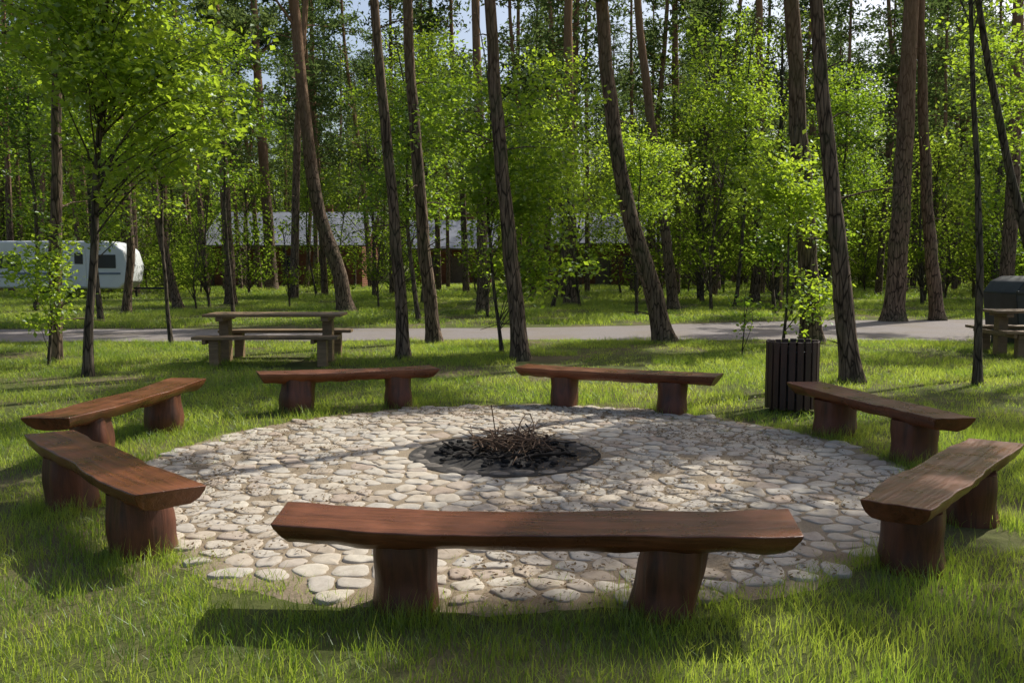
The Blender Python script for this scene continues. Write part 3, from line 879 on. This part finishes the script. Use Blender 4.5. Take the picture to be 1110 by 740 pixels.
# ------------------------------------------------------------ distant forest
def far_pine(H, seed):
    rr = random.Random(seed); a = Acc()
    lx, ly = rr.gauss(0, .7), rr.gauss(0, .7)
    path = smooth_path([(0, 0, -.1), (lx * .3, ly * .3, H * .33), (lx * .9, ly * .9, H * .66), (lx, ly, H)], 10)
    v, f = tube(path, [.19 * (1 - .075 * i) for i in range(11)], 7); a.add(v, f, 1)
    P = []
    for k in range(42):
        t = rr.uniform(.36, 1); s = interp(path, t); l = 2.9 * (1.15 - t) ** .6 * rr.uniform(.35, 1); an = rr.uniform(0, 6.28)
        en = s + Vector((math.cos(an) * l, math.sin(an) * l, rr.uniform(-.3, .7)))
        v, f = tube([s, en], [.035, .012], 3); a.add(v, f, 1)
        for j in range(3):
            c = s.lerp(en, rr.uniform(.45, 1.05)); P.append((c.x, c.y, c.z))
    P = np.array(P); Q = np.repeat(P, 23, 0) + rng.normal(size=(len(P) * 23, 3)) * np.array([.42, .42, .22])
    v, f = leaves(Q, .31, .38, .3); a.add(v, f, 0)
    for k in range(10):
        s = interp(path, rr.uniform(.15, .45)); an = rr.uniform(0, 6.28); l = rr.uniform(.4, 1.5)
        v, f = tube([s, s + Vector((math.cos(an) * l, math.sin(an) * l, rr.uniform(-.3, .2)))], [.02, .006], 3); a.add(v, f, 1)
    return a.mesh("far_pine", [M_needle, M_pbark])
def far_broad(H, R, seed, z0=.15, lsz=.19, nb=65, nl=36):
    rr = random.Random(seed); a = Acc()
    path = smooth_path([(0, 0, -.1), (rr.gauss(0, .2), 0, H * .4), (rr.gauss(0, .4), rr.gauss(0, .3), H * .95)], 8)
    v, f = tube(path, [H * .012 * (1.1 - .1 * i) for i in range(9)], 6); a.add(v, f, 1)
    P = []
    for k in range(nb):
        t = rr.uniform(z0, 1); s = interp(path, max(.1, t - .15))
        l = R * abs(math.sin(min(1, (t - z0) / (1 - z0) * .9 + .15) * 3.0)) ** .6 * rr.uniform(.4, 1.1)
        an = rr.uniform(0, 6.28); c = Vector((path[4].x + math.cos(an) * l, path[4].y + math.sin(an) * l, t * H))
        v, f = tube([s, c], [.02, .006], 3); a.add(v, f, 1)
        P.append(tuple(c))
    P = np.array(P); Q = np.repeat(P, nl, 0) + rng.normal(size=(len(P) * nl, 3)) * np.array([.42, .42, .28]) * (R / 2.4)
    Q[:, 2] = np.abs(Q[:, 2])
    v, f = leaves(Q, lsz, .6, .5); a.add(v, f, 0)
    return a.mesh("far_broad", [M_leaf_far, M_dbark])
NG_far = gn_group(src_coll("far_tree", [far_pine(21, 1), far_pine(23, 2), far_pine(19, 3), far_pine(24, 4),
                                      far_broad(8, 2.3, 5), far_broad(11, 2.9, 6), far_broad(6, 2.0, 7), far_broad(2.2, 1.4, 8, .05, .13),
                                      far_broad(5, 1.1, 9, .3, .13, 26, 22)]))
P = []; S_ = []; I_ = []
def ok(x, y, i=0):
    if -24.5 < x < 12.5 and 60 < y < 77: return False
    if -28 < x < -15 and 37 < y < 45: return False
    if i >= 4 and 36 < y < 62:
        u = x * 64 / y
        if (-21.5 < u < -1 or 3 < u < 10.5) and random.random() < .66: return False
    if i >= 4 and y < 42 and x < -15: return False
    return True
def place(n, y0, y1, idxs, s0, s1, mind, pw=1.0, hw=lambda y: 8 + .75 * y):
    cnt = 0; tries = 0
    while cnt < n and tries < n * 30:
        tries += 1
        y = y0 + (y1 - y0) * random.random() ** pw; x = random.uniform(-1, 1) * hw(y); i = random.choice(idxs)
        if not ok(x, y, i) or any(abs(x - q[0]) < mind and abs(y - q[1]) < mind for q in P): continue
        P.append((x, y, 0)); S_.append(random.uniform(s0, s1)); I_.append(i); cnt += 1
place(72, 40, 60, (0, 1, 2, 3), .75, 1.1, 2.0)
place(190, 60, 110, (0, 1, 2, 3), .8, 1.15, 2.4)
place(200, 110, 160, (0, 1, 2, 3), .9, 1.2, 2.5)
place(34, 36, 60, (4, 5, 6), .7, 1.1, 2.3)
place(140, 58, 105, (4, 5, 6), .9, 1.5, 2.2)
place(150, 105, 165, (4, 5, 5), 1.3, 2.1, 2.4)
place(24, 27, 58, (8,), .6, 1.2, 1.5, 1, lambda y: .62 * y)
place(44, 46, 60, (7, 8), .6, 1.2, 1.2)
place(90, 76, 130, (7,), .9, 1.8, 1.5)
for _ in range(60):
    side = random.choice((-1, 1)); y = random.uniform(-25, 45); x = side * random.uniform(12 + .75 * max(y, 0), 30 + .8 * max(y, 0))
    if side > 0 and -5 < y < 38 and random.random() < .85: continue
    P.append((x, y, 0)); S_.append(random.uniform(.8, 1.1)); I_.append(random.choice((0, 1, 2, 3, 5)))
n = len(P); rot = np.zeros((n, 3)); rot[:, 2] = rng.uniform(0, 6.28, n)
scatter("distant_trees", P, rot, S_, I_, NG_far)

wp = empty("wooden_post", (9.3, 31, 0))
v, f = tube([(0, 0, 0), (0, 0, 2.6), (0, 0, 2.62)], [.06, .055, .01], 10)
add("post", py_mesh("post", v, f, M_table, 50), wp)

# ------------------------------------------------------------ light
el = math.radians(46); sx, sy = .74, .67
h = math.hypot(sx, sy); D = Vector((sx / h * math.cos(el), sy / h * math.cos(el), math.sin(el)))
sd = bpy.data.lights.new("sun", 'SUN'); sd.energy = 5.0; sd.angle = math.radians(.5); sd.color = (1, .965, .87)
so = bpy.data.objects.new("sun", sd); LINK.objects.link(so); so.rotation_euler = (D).to_track_quat('Z', 'Y').to_euler()
w = bpy.data.worlds.new("World"); scene.world = w; w.use_nodes = True
nt = w.node_tree; bg = nt.nodes['Background']; sk = nt.nodes.new('ShaderNodeTexSky'); sk.sky_type = 'NISHITA'
sk.sun_disc = False; sk.sun_elevation = el; sk.sun_rotation = math.atan2(sx, sy); sk.dust_density = 3.5
nt.links.new(sk.outputs[0], bg.inputs[0]); bg.inputs[1].default_value = .15

cam = bpy.data.cameras.new("camera"); cam.lens = 31.46; cam.sensor_width = 36; cam.clip_end = 1000; cam.clip_start = .05
co = bpy.data.objects.new("camera", cam); LINK.objects.link(co)
co.location = (0, 0, 1.65); co.rotation_euler = (math.radians(90 - 5.01), 0, 0)
scene.camera = co
scene.view_settings.view_transform = 'Standard'; scene.view_settings.look = 'None'; scene.view_settings.exposure = 0
